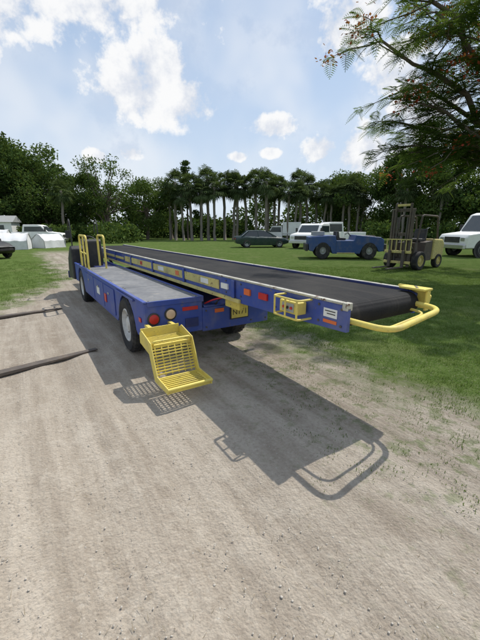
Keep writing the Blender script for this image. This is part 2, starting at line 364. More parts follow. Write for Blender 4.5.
# operator station
box('cab_floor',U0+.035,U1-.02,7.72,VF,.60,.62,'black',BL)
prism('seat',[(8.3,.62),(8.3,1.32),(8.36,1.37),(8.43,1.32),(8.45,.98),(8.75,.95),(8.77,.82),(8.7,.62)],1.2,1.58,'black',BL,'x',.03)
prism('front_hood',[(9.05,.40),(9.05,1.12),(9.15,1.20),(9.3,1.15),(9.75,.88),(9.9,.60),(9.9,.36)],1.02,1.74,'black',BL,'x',.03)
box('front_bumper',1.0,2.8,9.91,10.0,.34,.52,'blue_dark',BL,.02)
cyl('steering_column',(1.42,9.1,1.1),(1.42,8.93,1.25),.022,'black',BL)
v,f=tubegeo([(1.42+.17*math.cos(a),8.90+.09*math.sin(a),1.27+.14*math.sin(a)) for a in [2*math.pi*i/24 for i in range(25)]],.014,8); mk('steering_wheel',v,f,'black',BL,sm=50)
for u in (1.08,1.68):
    tube('mirror_hoop',[(u,9.15,1.15),(u,9.15,1.65),(u,9.25,1.82),(u,9.5,1.74),(u,9.55,1.5)],.014,'black',BL,.15,8)
box('mirror',1.0,1.14,9.50,9.53,1.36,1.54,'black',BL)

# ------------------------------------------------------------ forklift forks on ground
def fork(x,y,ang,nm='forklift_fork',L=2.3):
    r=root(nm,(x,y,0),ang)
    n=14; v=[];f=[]
    for i in range(n+1):
        t=i/n; s=-t*L; w=.060 if t>.25 else .035+.025*(t/.25); th=.018+.035*min(1,t/.8)
        v+=[(s,-w,.006),(s,w,.006),(s,w,.006+th),(s,-w,.006+th)]
    for i in range(n):
        for k in range(4):
            q=(k+1)%4; f.append((i*4+k,i*4+q,(i+1)*4+q,(i+1)*4+k))
    f.append((0,1,2,3)); f.append(tuple(n*4+k for k in range(4)))
    mk('blade',v,f,'rusty',r,bevel=.004)
    box('shank',-L-.05,-L+.001,-.066,.066,.006,.60,'rusty',r,.01)
    box('upper_hook',-L-.09,-L-.051,-.066,.066,.50,.58,'rusty',r,.005); box('lower_hook',-L-.09,-L-.051,-.066,.066,.10,.17,'rusty',r,.005)
fork(-1.95,4.36,math.atan2(.82,.73)); fork(-3.66,6.80,math.atan2(.75,.73))

# ------------------------------------------------------------ background vehicles
def carwheels(p,L,xs,r,w,half):
    for x in xs:
        for s in (-1,1):
            wheel('wheel_%s_%d'%('l' if s>0 else 'r',1 if x>0 else 2),(x,s*(half-w/2),r),r,w,p,s,(0,1,0),rim='greyp',detail=False)
def sedan(nm,loc,rz,mat,L=4.6,H=1.42,Wd=1.8):
    p=root(nm,loc,rz); h=Wd/2; a=L/2
    st=[(-a,.50,.80,.74),(-a+.12,.34,.93,.84),(-a+.9,.22,.97,1),(-.9,.2,.93,1),(.9,.2,.92,1),(1.3,.22,.90,1),(a-.45,.26,.80,.95),(a-.1,.36,.66,.84),(a,.45,.56,.72)]
    v=[];f=[]
    for x,z0,z1,k in st:
        w=h*k; v+=[(x,-w*.93,z0),(x,-w,z0+.18),(x,-w*.99,z1-.12),(x,-w*.86,z1),(x,w*.86,z1),(x,w*.99,z1-.12),(x,w,z0+.18),(x,w*.93,z0)]
    for i in range(len(st)-1):
        for k in range(8): q=(k+1)%8; f.append((i*8+k,i*8+q,(i+1)*8+q,(i+1)*8+k))
    f+= [tuple(range(8)),tuple((len(st)-1)*8+k for k in range(8))]
    mk('body',v,f,mat,p,sm=40)
    def gh(nm,x0,x1,x2,x3,z0,z1,wb,wt,m):
        v=[(x0,-wb,z0),(x3,-wb,z0),(x3,wb,z0),(x0,wb,z0),(x1,-wt,z1),(x2,-wt,z1),(x2,wt,z1),(x1,wt,z1)]
        mk(nm,v,[(0,1,2,3),(4,5,6,7),(0,1,5,4),(1,2,6,5),(2,3,7,6),(3,0,4,7)],m,p,bevel=.04)
    gh('windows',-1.75,-1.15,.25,1.15,.88,H-.05,h*.86,h*.66,'glass')
    gh('roof',-1.2,-1.05,.15,.33,H-.07,H,h*.70,h*.62,mat)
    for s in (-1,1):
        for x0,x1 in ((-1.78,-1.18),(-.35,-.40),(1.17,.28)):
            v,ff=tubegeo([(x0,s*h*.865,.9),(x1,s*h*.675,H-.06)],.035,6); mk('pillar',v,ff,mat,p)
        box('headlight',a-.12,a-.03,s*h*.62-.15,s*h*.62+.15,.52,.64,'chrome',p,.02)
        box('taillight',-a-.005,-a+.06,s*h*.58-.13,s*h*.58+.13,.66,.78,'red',p,.02)
        box('door_seam',-.37,-.36,s*h-.004*s-.004,s*h-.004*s+.004,.3,.85,'black',p,0)
        box('mirror',.75,.9,s*(h+.02)-.07,s*(h+.02)+.07,.92,1.03,mat,p,.02)
    carwheels(p,L,(1.42,-1.35),.32,.2,h+.01); return p
sedan('parked_car',(1.8,30,0),math.radians(8),'green')
sedan('parked_car',(-14.6,19.0,0),math.radians(-20),'black')

def truck(nm,loc,rz,L=5.4,H=2.1,box_body=False,mat='white',sc=1):
    p=root(nm,loc,rz); h=.98; p.scale=(sc,sc,sc)
    prism('cab_body',[(2.7,.45),(2.72,.95),(2.6,1.12),(1.55,1.25),(1.05,1.25+ (H-1.35)),(.75,H),(-.45,H),(-.6,1.2),(-.6,.45)],-h,h,mat,p,'y',.05)
    for s in (-1,1):
        prism('side_window',[(1.35,1.28),(.98,H-.18),(-.35,H-.18),(-.42,1.28)],s*h-.01*s,s*(h+.006),'glass',p,'y',.0)
        box('mirror',1.3,1.42,s*(h+.12)-.07,s*(h+.12)+.07,1.3,1.6,'black',p,.01)
        box('headlight',2.69,2.735,s*.72-.13,s*.72+.13,.80,.97,'chrome',p,.01)
        lathe('wheel_arch',(1.75,s*(h+.004),.42),(0,s,0),[(.001,0),(.50,0),(.50,.004),(.001,.004)],'black',p,24)
    v=[(1.575,-.82,1.30),(1.575,.82,1.30),(1.10,.76,H-.14),(1.10,-.76,H-.14),(1.52,-.82,1.28),(1.52,.82,1.28),(1.05,.76,H-.16),(1.05,-.76,H-.16)]
    mk('windshield',v,[(0,1,2,3),(4,5,6,7),(0,1,5,4),(1,2,6,5),(2,3,7,6),(3,0,4,7)],'glass',p)
    box('grille',2.71,2.745,-.52,.52,.72,1.0,'black',p,.01); box('bumper',2.72,2.86,-h,h,.42,.64,'chrome',p,.03)
    if box_body:
        box('box_body',-3.4,-.62,-1.05,1.05,.75,2.75,mat,p,.04); box('box_rail',-3.42,-.61,-1.065,1.065,.95,1.05,'greyp',p,.01)
        box('rear_bumper',-3.55,-3.4,-1,1,.45,.6,'black',p)
        xs=(1.75,-2.2)
    else:
        box('bed_floor',-2.9,-.62,-h,h,.55,.80,mat,p,.02)
        for s in (-1,1): box('bed_side',-2.9,-.62,s*(h-.04)-.04,s*(h-.04)+.04,.801,1.22,mat,p,.02)
        box('tailgate',-2.95,-2.87,-.9,.9,.801,1.22,mat,p,.02)
        xs=(1.75,-1.85)
    box('frame_rail',-2.9,2.5,-.5,.5,.4,.52,'black',p); carwheels(p,L,xs,.40,.26,h+.03); return p
truck('white_pickup_truck',(6.4,29.5,0),math.radians(-128),H=1.95)
truck('white_utility_truck',(9.2,34.5,0),math.radians(190),H=2.15)
truck('white_utility_truck',(15.2,20.5,0),math.radians(188),H=2.2,box_body=True,sc=1.12)
truck('white_pickup_truck',(-19.5,33,0),math.radians(15),H=1.9)
truck('white_box_truck',(5.2,47,0),math.radians(170),H=2.2,box_body=True,sc=.85)

# aircraft tow tractor (blue, low)
TT=root('aircraft_tow_tractor',(5.6,18.9,0),math.radians(-6)); TT.scale=(.9,.9,1.06)
prism('main_body',[(-2.1,.42),(-2.15,1.08),(-1.0,1.15),(-.62,1.15),(-.55,.92),(.45,.92),(.52,1.18),(1.9,1.08),(2.1,.95),(2.12,.42),(1.85,.38),(1.7,.62),(.95,.62),(.8,.28),(-.75,.28),(-.9,.62),(-1.7,.62),(-1.85,.38)],-.95,.95,'tblue',TT,'y',.03)
box('front_bumper',2.121,2.28,-.95,.95,.4,.75,'black',TT,.02); box('rear_bumper',-2.3,-2.151,-.95,.95,.4,.75,'black',TT,.02)
for y in (-.45,.45): prism('seat',[(-.52,.93),(-.52,1.35),(-.42,1.35),(-.36,1.05),(.0,1.03),(.0,.93)],y-.25,y+.25,'black',TT,'y',.02)
cyl('steering_column',(.50,.45,1.1),(.30,.45,1.28),.025,'black',TT); lathe('steering_wheel',(.29,.45,1.29),(-.6,0,.75),[(.19,-.012),(.205,0),(.19,.012),(.175,0),(.19,-.012)],'black',TT)
box('hood_grille',.9,1.7,-.5,.5,1.10,1.15,'black',TT,.01)
for s in (-1,1):
    for x in (-1.3,1.32): wheel('wheel',(x,s*.84,.42),.42,.28,TT,s,(0,1,0),rim='greyp',rimr=.40,detail=False)
    box('headlight',2.285,2.31,s*.7-.1,s*.7+.1,.5,.65,'chrome',TT,.01)
    box('side_step',-.5,.5,s*1.0-.045,s*1.0+.045,.30,.34,'yellow_old',TT,.01)
    box('side_panel_seam',-.56,-.55,s*.952-.003,s*.952+.003,.32,.9,'black',TT,0)
box('equipment_box',-1.9,-1.2,-.5,.4,1.15,1.34,'greyp',TT,.02)

# forklift
FL=root('forklift',(7.15,14.3,0),math.radians(-145))
prism('counterweight',[(-1.35,.35),(-1.42,.95),(-1.25,1.15),(-.55,1.18),(-.5,.35)],-.55,.55,'yellow_old',FL,'y',.05)
prism('body',[(-.5,.32),(-.5,1.1),(.05,1.05),(.1,.62),(.6,.62),(.65,1.05),(.82,1.05),(.85,.32)],-.5,.5,'rusty',FL,'y',.02)
prism('seat',[(-.45,1.08),(-.5,1.55),(-.38,1.57),(-.3,1.2),(.08,1.18),(.08,1.06)],-.25,.25,'black',FL,'y',.03)
for s in (-1,1):
    tube('guard_post',[(.70,s*.47,.95),(.45,s*.45,2.08),(-.75,s*.45,2.05),(-.95,s*.45,1.1)],.035,'rusty',FL,.12,8)
    wheel('front_wheel',(.62,s*.58,.36),.36,.26,FL,s,(0,1,0),rim='yellow_old',detail=False)
    wheel('rear_wheel',(-1.0,s*.50,.28),.28,.2,FL,s,(0,1,0),rim='yellow_old',detail=False)
    box('outer_mast_rail',.98,1.10,s*.40-.04,s*.40+.04,.12,2.3,'rusty',FL,.01)
    box('inner_mast_rail',1.0,1.09,s*.30-.035,s*.30+.035,.2,2.5,'rusty',FL,.01)
    cyl('lift_cylinder',(1.03,s*.2,.2),(1.03,s*.2,2.0),.035,'steel',FL,12)
    cyl('tilt_cylinder',(.5,s*.42,.6),(.98,s*.42,.9),.035,'steel',FL,12)
    cyl('lift_chain',(1.08,s*.08,.5),(1.08,s*.08,2.3),.015,'steel',FL,8)
    box('fork_blade',1.26,2.25,s*.28-.055,s*.28+.055,.10,.14,'rusty',FL,.005); box('fork_shank',1.2,1.259,s*.28-.055,s*.28+.055,.10,.75,'rusty',FL,.005)
for i,z in enumerate((.3,1.3,2.2)): box('mast_cross_%d'%i,.93,.979,-.44,.44,z,z+.12,'rusty',FL,.01)
box('mast_top_tie',1.0,1.08,-.26,.26,2.40,2.48,'yellow_old',FL,.01)
for z in (.25,.65): box('carriage_bar',1.12,1.19,-.55,.55,z,z+.1,'yellow_old',FL,.01)
g=[boxgeo(-.75+.2*i,-.71+.2*i,-.44,.44,2.085,2.11) for i in range(6)]; multi('overhead_guard_bars',g,'rusty',FL)
g=[boxgeo(1.13,1.16,-.5+.2*i,-.47+.2*i,.76,1.15) for i in range(6)]+[boxgeo(1.13,1.16,-.5,.53,1.151,1.19)]; multi('load_backrest',g,'yellow_old',FL)
tube('steering',[(.62,0,1.0),(.42,0,1.3)],.02,'black',FL); lathe('steering_wheel',(.41,0,1.31),(-.6,0,.75),[(.16,-.012),(.175,0),(.16,.012),(.145,0),(.16,-.012)],'black',FL)

# white canvas shelters at left
def shelter(nm,loc,rz,L,Wd,H):
    p=root(nm,loc,rz)
    r=random.Random(int(L*100)); n=10; v=[];f=[]
    prof=[(-Wd/2,0),(-Wd/2*.97,H*.55),(-Wd*.18,H*.93),(0,H),(Wd*.18,H*.93),(Wd/2*.97,H*.55),(Wd/2,0)]
    for i in range(n+1):
        x=-L/2+L*i/n; sag=-.05*abs(math.sin(math.pi*i/n*3))
        for y,z in prof: v.append((x,y+r.uniform(-.03,.03),max(0,z+(sag if z>0 else 0)+r.uniform(-.015,.015))))
    k=len(prof)
    for i in range(n):
        for j in range(k-1): f.append((i*k+j,i*k+j+1,(i+1)*k+j+1,(i+1)*k+j))
    f.append(tuple(range(k))); f.append(tuple(n*k+j for j in range(k)))
    mk('canvas',v,f,'canvas',p,sm=30)
    for x in (-L/2-.03,L/2+.03):
        tube('end_hoop',[(x,-Wd/2,0),(x,-Wd/2,H*.56),(x,0,H*1.0),(x,Wd/2,H*.56),(x,Wd/2,0)],.025,'greyp',p,.2,6)
    return p
shelter('canvas_shelter',(-17.6,27,0),.35,2.2,1.7,1.25)
shelter('canvas_shelter',(-16.2,29.5,0),1.2,2.0,1.5,1.15)
shelter('canvas_shelter',(-21.5,30,0),.3,3.0,2,1.5)
def shed(nm,loc,rz,L,Wd,H):
    p=root(nm,loc,rz); box('walls',-L/2,L/2,-Wd/2,Wd/2,0,H,'white',p,.02)
    prism('roof',[(-Wd/2-.2,H+.003),(0,H+.7),(Wd/2+.2,H+.003)],-L/2-.2,L/2+.2,'greyp',p,'x',.01)
    box('door',-.45,.45,-Wd/2-.03,-Wd/2-.002,0.02,2.05,'greyp',p); box('window',L/2-1.6,L/2-.7,-Wd/2-.03,-Wd/2-.002,1.1,1.9,'glass',p); box('window_left',-L/2+.7,-L/2+1.6,-Wd/2-.03,-Wd/2-.002,1.1,1.9,'glass',p)
shed('white_shed',(-27,38,0),.3,5,3,2.2)

# ------------------------------------------------------------ vegetation
def leafcloud(centers,radii,n,size,rg,flat=.7):
    k=len(centers); idx=rg.integers(0,k,n)
    d=rg.normal(size=(n,3)); d/=np.linalg.norm(d,axis=1)[:,None]
    r=rg.random(n)**.45
    P=np.array(centers)[idx]+d*(r*np.array(radii)[idx])[:,None]*np.array([1,1,flat])
    a=rg.normal(size=(n,3)); a/=np.linalg.norm(a,axis=1)[:,None]
    b=np.cross(a,rg.normal(size=(n,3))); b/=np.linalg.norm(b,axis=1)[:,None]
    s=size*(.6+.8*rg.random(n))[:,None]
    V=np.stack([P-a*s,P-b*s*.45,P+a*s,P+b*s*.45],1).reshape(-1,3)
    return V
def rawmesh(name,parts,mats):
    allv=[];loops=[];tot=[];mi=[];off=0
    for V,F,m in parts:
        V=np.asarray(V,float); allv.append(V)
        if isinstance(F,np.ndarray):
            loops.append((F+off).ravel()); tot.append(np.full(len(F),F.shape[1])); mi.append(np.full(len(F),m))
        else:
            loops.append(np.array([i+off for q in F for i in q])); tot.append(np.array([len(q) for q in F])); mi.append(np.full(len(F),m))
        off+=len(V)
    V=np.concatenate(allv); L=np.concatenate(loops); T=np.concatenate(tot); MI=np.concatenate(mi)
    me=bpy.data.meshes.new(name); me.vertices.add(len(V)); me.vertices.foreach_set('co',V.astype(np.float32).ravel())
    me.loops.add(len(L)); me.loops.foreach_set('vertex_index',L.astype(np.int32))
    me.polygons.add(len(T)); st=np.concatenate([[0],np.cumsum(T)[:-1]])
    me.polygons.foreach_set('loop_start',st.astype(np.int32)); me.polygons.foreach_set('loop_total',T.astype(np.int32))
    for x in mats: me.materials.append(M[x])
    me.polygons.foreach_set('material_index',MI.astype(np.int32))
    me.update(calc_edges=True); me.validate(); return me
def quads(V): return np.arange(len(V)).reshape(-1,4)
def limb(p0,p1,r0,r1,rnd,n=6,wob=.08):
    P0,P1=Vector(p0),Vector(p1); L=(P1-P0).length; pts=[]
    for i in range(n+1):
        t=i/n; w=math.sin(math.pi*t)*wob*L
        pts.append(P0.lerp(P1,t)+Vector((rnd.uniform(-1,1),rnd.uniform(-1,1),rnd.uniform(-.3,1)))*w*.6)
    return pts,tubegeo(pts,[r0+(r1-r0)*i/n for i in range(n+1)],7)
def tree_mesh(name,seed,H,R,nleaf=9000,size=.22,base=.25,leaf='leafA'):
    rnd=random.Random(seed); rg=np.random.default_rng(seed); parts=[]
    _,g=limb((0,0,0),(rnd.uniform(-.3,.3),rnd.uniform(-.3,.3),H*.55),H*.03,H*.015,rnd); parts.append((g[0],g[1],0))
    C=[];RR=[]
    for i in range(34):
        a=rnd.uniform(0,2*math.pi); z=H*rnd.uniform(base,.93); q=(z/H-base)/(1-base)
        rr=R*math.sqrt(max(.08,1-(2*q-.85)**2*.75))*rnd.uniform(.25,1)
        c=(rr*math.cos(a),rr*math.sin(a),z); C.append(c); RR.append(R*rnd.uniform(.2,.38))
        if i<16:
            _,g=limb((0,0,H*rnd.uniform(.15,.5)),c,H*.012,H*.003,rnd); parts.append((g[0],g[1],0))
    V=leafcloud(C,RR,nleaf,size,rg); parts.append((V,quads(V),1))
    return rawmesh(name,parts,['bark',leaf])
def place(name,me,x,y,s=1,rz=0,z=0,sz=None):
    o=bpy.data.objects.new(name,me); COL.objects.link(o); o.location=(x,y,z); o.scale=(s,s,sz or s); o.rotation_euler=(0,0,rz); return o
T=[tree_mesh('tree_a',1,10,4.6,14000,.16),tree_mesh('tree_b',2,10,5.4,14000,.17,.18,'leafB'),tree_mesh('tree_c',3,10,3.6,9000,.16,.3),tree_mesh('tree_d',5,10,4.4,5500,.14,.35,'leafB')]
for x,y,k,s in [(-39,42,0,1.35),(-33,41,0,1.32),(-29.5,42,0,1.2),(-30,50,1,1.25),(-26,46,0,1.0),(-24.5,45,1,.85),(-21,48,0,.85),(-17.2,46,3,1.0),(-13.2,50,1,.82),(-46,40,1,1.3),
                (-10.5,54,2,.85),(16.5,48,1,.92),(19,42,0,1.0),(22.5,40,1,1.05),(27,39,0,1.15),(32,38,1,1.2),(38,40,0,1.2),(15,55,0,.9),(45,42,1,1.2),(-52,46,0,1.4),(52,48,0,1.3)]:
    place('broadleaf_tree',T[k],x,y,s,random.uniform(0,6))
def pine_mesh():
    rnd=random.Random(4); rg=np.random.default_rng(4); _,g=limb((0,0,0),(0,0,10),.16,.03,rnd,wob=.01); C=[];RR=[]
    for i in range(40):
        z=rnd.uniform(3,10.2); r=(11-z)*.17; a=rnd.uniform(0,6.3); C.append((r*math.cos(a),r*math.sin(a),z)); RR.append(.5)
    V=leafcloud(C,RR,3500,.14,rg); return rawmesh('pine',[(g[0],g[1],0),(V,quads(V),1)],['bark','leafA'])
place('pine_tree',pine_mesh(),-7.4,50,1.02)
def palm_mesh(seed,H):
    rnd=random.Random(seed); parts=[]
    pts=[(rnd.uniform(-.08,.08)+.03*i*(seed-2),rnd.uniform(-.06,.06),H*i/7) for i in range(8)]
    g=tubegeo(pts,[.22,.18,.17,.17,.17,.18,.2,.16],9); parts.append((g[0],g[1],0))
    V=[]
    top=Vector(pts[-1])
    for i in range(54):
        a=rnd.uniform(0,2*math.pi); el=rnd.uniform(-1.15,1.3); d=Vector((math.cos(a)*math.cos(el),math.sin(a)*math.cos(el),math.sin(el)))
        st=rnd.uniform(.8,1.25); c=top+d*st+Vector((0,0,-.25*st*st*math.cos(el)))
        s=d.cross(Vector((0,0,1))).normalized(); up=s.cross(d)
        V+= [tuple(top+s*.02),tuple(top-s*.02),tuple(c-s*.02),tuple(c+s*.02)]
        nf=13
        for k in range(nf):
            th=(k/(nf-1)-.5)*3.6; L=rnd.uniform(.8,1.15)*(1-.18*abs(th)/1.8)
            dd=(d*math.cos(th)+s*math.sin(th)); e=c+dd*L+Vector((0,0,-.35*L))+up*.08*math.cos(th); m=c+dd*L*.55+up*.05
            w=dd.cross(up).normalized()*.055
            V+= [tuple(c),tuple(m-w),tuple(e),tuple(m+w)]
    V=np.array(V); parts.append((V,quads(V),1)); return rawmesh('palm',parts,['palmbark','leafP'])
PM=[palm_mesh(s,7.0) for s in (1,2,3)]
xs=-9.6
i=0
while xs<16.5:
    place('cabbage_palm_tree',PM[random.randrange(3)],xs,48+random.uniform(-3,3),random.uniform(.80,1.10),random.uniform(0,6)); xs+=random.uniform(.35,1.65); i+=1
for x,y in ((-20,40),(17.5,38),(20.5,36.5)): place('cabbage_palm_tree',PM[i%3],x,y,.8,1.0)
rg=np.random.default_rng(77); C=[];RR=[]
for i in range(420):
    x=rg.uniform(-75,80); C.append((x,rg.uniform(57,66)-.003*x*x*.5,rg.uniform(.4,1)**1.0*(4.3+1.6*math.sin(x*.21)+.9*math.sin(x*.63)))); RR.append(rg.uniform(1.1,2.1))
for i in range(420):
    x=rg.uniform(-75,80); C.append((x,rg.uniform(58,64)-.003*x*x*.5,rg.uniform(.2,2.4))); RR.append(rg.uniform(1.1,1.8))
V=leafcloud(C,RR,60000,.30,rg,.9); o=place('distant_trees',rawmesh('distant_trees',[(V,quads(V),0)],['leafA']),0,0)
C=[];RR=[]
for i in range(90): C.append((rg.uniform(-42,-12),rg.uniform(37,44),rg.uniform(.3,1.8))); RR.append(rg.uniform(.6,1.3))
for i in range(90): C.append((rg.uniform(14,50),rg.uniform(34,40),rg.uniform(.3,2.0))); RR.append(rg.uniform(.6,1.3))
V=leafcloud(C,RR,22000,.2,rg); place('shrub_hedge',rawmesh('shrub_hedge',[(V,quads(V),0)],['leafB']),0,0)

# flame tree (royal poinciana) overhanging from the right
FT=Vector((10.6,11.3,0))
def flame_tree():
    rnd=random.Random(21); parts=[]
    _,g=limb((0,0,0),(-.3,-.2,2.8),.34,.26,rnd,wob=.03); parts.append((g[0],g[1],0))
    mains=[]; ends=[]
    for i in range(8):
        a=2*math.pi*i/8+rnd.uniform(-.2,.2); R=rnd.uniform(4,6)
        if math.cos(a)<-.3: continue
        ends.append(Vector((R*math.cos(a),R*math.sin(a),7.2-.045*R*R+rnd.uniform(-.6,.8))))
    for p in [(3.9,9.7,7.4),(4.7,9,8.4),(3.6,10.2,6.2),(4.7,9.8,6.6),(4.9,10.3,4.8),(5.6,9.4,4.0),(6.2,9.5,7.6),(5.7,8.7,9.0),(5.2,11.3,5.6),(6.6,10.4,5.4),(4.6,8.7,6.9),(6.8,8.2,6.2),(6.4,7.9,4.9),(7.0,9.5,9.3),(6.3,11.5,7.8),
              (5.2,10.8,3.9),(6.2,9.9,3.7),(4.7,11.2,4.6),(5.9,11.6,4.3)]:
        ends.append(Vector(p)-FT)
    for e in ends:
        pts,g=limb((-.3,-.2,2.6),e,.13,.03,rnd,8,.09); parts.append((g[0],g[1],0)); mains.append(pts)
    LV=[];FV=[]
    def frond(p,d,L):
        d=d.normalized(); s,_=frame(d)
        k=10; droop=rnd.uniform(.15,.5)
        for j in range(1,k+1):
            t=j/k; q=p+d*L*t-Vector((0,0,droop*L*t*t)); ln=L*.42*math.sin(math.pi*min(.97,t*.78+.2))
            for sg in (-1,1):
                dd=(s*sg+d*.45).normalized(); e=q+dd*ln-Vector((0,0,.10*ln)); m=q+dd*ln*.5; w=d*L*.028
                LV.extend([tuple(q),tuple(m-w),tuple(e),tuple(m+w)])
        w=s*.004; e=p+d*L-Vector((0,0,droop*L)); LV.extend([tuple(p-w),tuple(p+w),tuple(e+w),tuple(e-w)])
    twigs=[]
    for pts in mains:
        for k in range(12):
            i0=rnd.randint(4,len(pts)-1); p=pts[i0]; out=Vector((p.x,p.y,0)).normalized()
            an=rnd.uniform(-1.5,1.5); dr=Vector((out.x*math.cos(an)-out.y*math.sin(an),out.x*math.sin(an)+out.y*math.cos(an),rnd.uniform(-.6,.45)))
            e=p+dr*rnd.uniform(.7,1.9); pp,g=limb(p,e,.022,.006,rnd,4,.12); parts.append((g[0],g[1],0)); twigs.append(pp)
    for pp in twigs:
        for q in pp[1:]:
            for _ in range(rnd.randint(4,5)):
                d=(pp[-1]-pp[0]).normalized()*.6+Vector((rnd.uniform(-1,1),rnd.uniform(-1,1),rnd.uniform(-.6,.45))); frond(q,d,rnd.uniform(.28,.5))
        if rnd.random()<.26:
            c=pp[-1]+Vector((0,0,-.05))
            for _ in range(40):
                q=c+Vector((rnd.gauss(0,.17),rnd.gauss(0,.17),rnd.gauss(.0,.10))); a=Vector((rnd.gauss(0,1),rnd.gauss(0,1),rnd.gauss(0,1))).normalized()*.045; b=frame(a)[0]*.035
                FV.extend([tuple(q-a),tuple(q-b),tuple(q+a),tuple(q+b)])
    LV=np.array(LV); FV=np.array(FV); parts+= [(LV,quads(LV),1),(FV,quads(FV),2)]
    return rawmesh('flame_tree',parts,['bark','leafF','flower'])
place('flame_tree',flame_tree(),FT.x,FT.y,1.0,0)

# ------------------------------------------------------------ ground
def spaced(n,near,far):
    t=np.linspace(-1,1,n); return np.sign(t)*(near*np.abs(t)+ (far-near)*np.abs(t)**6)
gx=spaced(401,12,600); gy=spaced(401,12,600)+5
X,Y=np.meshgrid(gx,gy,indexing='ij')
uu=CA*X+SA*Y; vv=-SA*X+CA*Y
fade=np.exp(-((X**2+(Y-5)**2)/22**2))
wob=.12*np.sin(vv*.7)+.06*np.sin(vv*1.9+1)
def rut(c,w,d): return -d*np.exp(-((uu+wob-c)/w)**2)+d*.5*np.exp(-((uu+wob-c-w*1.7)/(w*.6))**2)+d*.5*np.exp(-((uu+wob-c+w*1.7)/(w*.6))**2)
Z=(.008*np.sin(uu*5.1+.6*np.sin(vv*.9))+.005*np.sin(uu*11+vv*.4)+.005*np.sin(X*3.3+1.2)*np.sin(Y*2.7))*.6
Z=(Z+rut(.25,.14,.016)+rut(-1.35,.15,.014)+rut(1.9,.13,.011)+rut(.75,.10,.010))*fade-.010*fade
V=np.stack([X,Y,Z],-1).reshape(-1,3); n=401
I=np.arange(n*n).reshape(n,n); F=np.stack([I[:-1,:-1],I[1:,:-1],I[1:,1:],I[:-1,1:]],-1).reshape(-1,4)
gm,nt,out=newmat('ground_sand_grass'); M['ground']=gm
tc=N(nt,'ShaderNodeTexCoord').outputs['Object']; sp=N(nt,'ShaderNodeSeparateXYZ'); nt.links.new(tc,sp.inputs[0])
x,y=sp.outputs[0],sp.outputs[1]
u=math_(nt,'ADD',math_(nt,'MULTIPLY',x,CA),math_(nt,'MULTIPLY',y,SA)); v=math_(nt,'ADD',math_(nt,'MULTIPLY',x,-SA),math_(nt,'MULTIPLY',y,CA))
cb=N(nt,'ShaderNodeCombineXYZ'); nt.links.new(math_(nt,'MULTIPLY',u,4.2),cb.inputs[0]); nt.links.new(math_(nt,'MULTIPLY',v,.30),cb.inputs[1])
trk=noise(nt,cb.outputs[0],1.0,4,.65)
big=noise(nt,tc,.7,2); med=noise(nt,tc,3.4,5,.74); fine=noise(nt,tc,38,4,.75)
vor=N(nt,'ShaderNodeTexVoronoi'); vor.inputs['Scale'].default_value=70; nt.links.new(tc,vor.inputs['Vector'])
sand=mix(nt,smooth(nt,trk,.32,.66),(.315,.265,.210),(.475,.415,.340))
sand=mix(nt,math_(nt,'MULTIPLY',smooth(nt,med,.45,.66),.55),sand,(.50,.445,.37))
sand=mix(nt,math_(nt,'MULTIPLY',smooth(nt,big,.48,.64),.40),sand,(.315,.265,.21))
sand=mix(nt,math_(nt,'MULTIPLY',smooth(nt,fine,.50,.66),.42),sand,(.235,.195,.152))
sand=mix(nt,math_(nt,'MULTIPLY',smooth(nt,fine,.44,.30),.4),sand,(.58,.53,.45))
grass=mix(nt,smooth(nt,med,.3,.7),(.068,.118,.024),(.135,.19,.052)); grass=mix(nt,math_(nt,'MULTIPLY',smooth(nt,fine,.45,.7),.5),grass,(.165,.205,.075))
grass=mix(nt,math_(nt,'MULTIPLY',smooth(nt,big,.52,.68),.35),grass,(.20,.215,.09))
en=math_(nt,'MULTIPLY',math_(nt,'SUBTRACT',noise(nt,tc,1.3,6,.74),.5),3.6)
right=math_(nt,'ADD',math_(nt,'SUBTRACT',u,3.15),en)
ul=math_(nt,'MINIMUM',math_(nt,'ADD',math_(nt,'MULTIPLY',v,.42),-4.0),1.2)
left=math_(nt,'ADD',math_(nt,'SUBTRACT',ul,u),en)
gmask=math_(nt,'MAXIMUM',smooth(nt,right,-.6,.6),smooth(nt,left,-.5,.6))
gmask=math_(nt,'MAXIMUM',gmask,smooth(nt,v,24,30))
weed=math_(nt,'MULTIPLY',smooth(nt,math_(nt,'ADD',noise(nt,tc,5.5,5,.75),math_(nt,'MULTIPLY',u,.05)),.61,.74),smooth(nt,u,.5,2.5))
weed=math_(nt,'MULTIPLY',weed,.55); gmask=math_(nt,'MAXIMUM',gmask,weed)
gmask=math_(nt,'MULTIPLY',gmask,math_(nt,'SUBTRACT',1.0,math_(nt,'MULTIPLY',smooth(nt,fine,.54,.68),.35)))
c=mix(nt,gmask,sand,grass)
p=N(nt,'ShaderNodeBsdfDiffuse'); nt.links.new(c,p.inputs['Color']); p.inputs['Roughness'].default_value=.8
hh=math_(nt,'ADD',math_(nt,'MULTIPLY',fine,.5),math_(nt,'MULTIPLY',trk,1.1)); hh=math_(nt,'ADD',hh,math_(nt,'MULTIPLY',med,.9)); hh=math_(nt,'SUBTRACT',hh,math_(nt,'MULTIPLY',vor.outputs['Distance'],.15))
b=N(nt,'ShaderNodeBump'); b.inputs['Strength'].default_value=.85; b.inputs['Distance'].default_value=.033
nt.links.new(hh,b.inputs['Height']); nt.links.new(b.outputs[0],p.inputs['Normal']); nt.links.new(p.outputs[0],out.inputs[0])
gme=rawmesh('ground',[(V,F,0)],['ground']); gme.shade_smooth(); place('ground',gme,0,0)

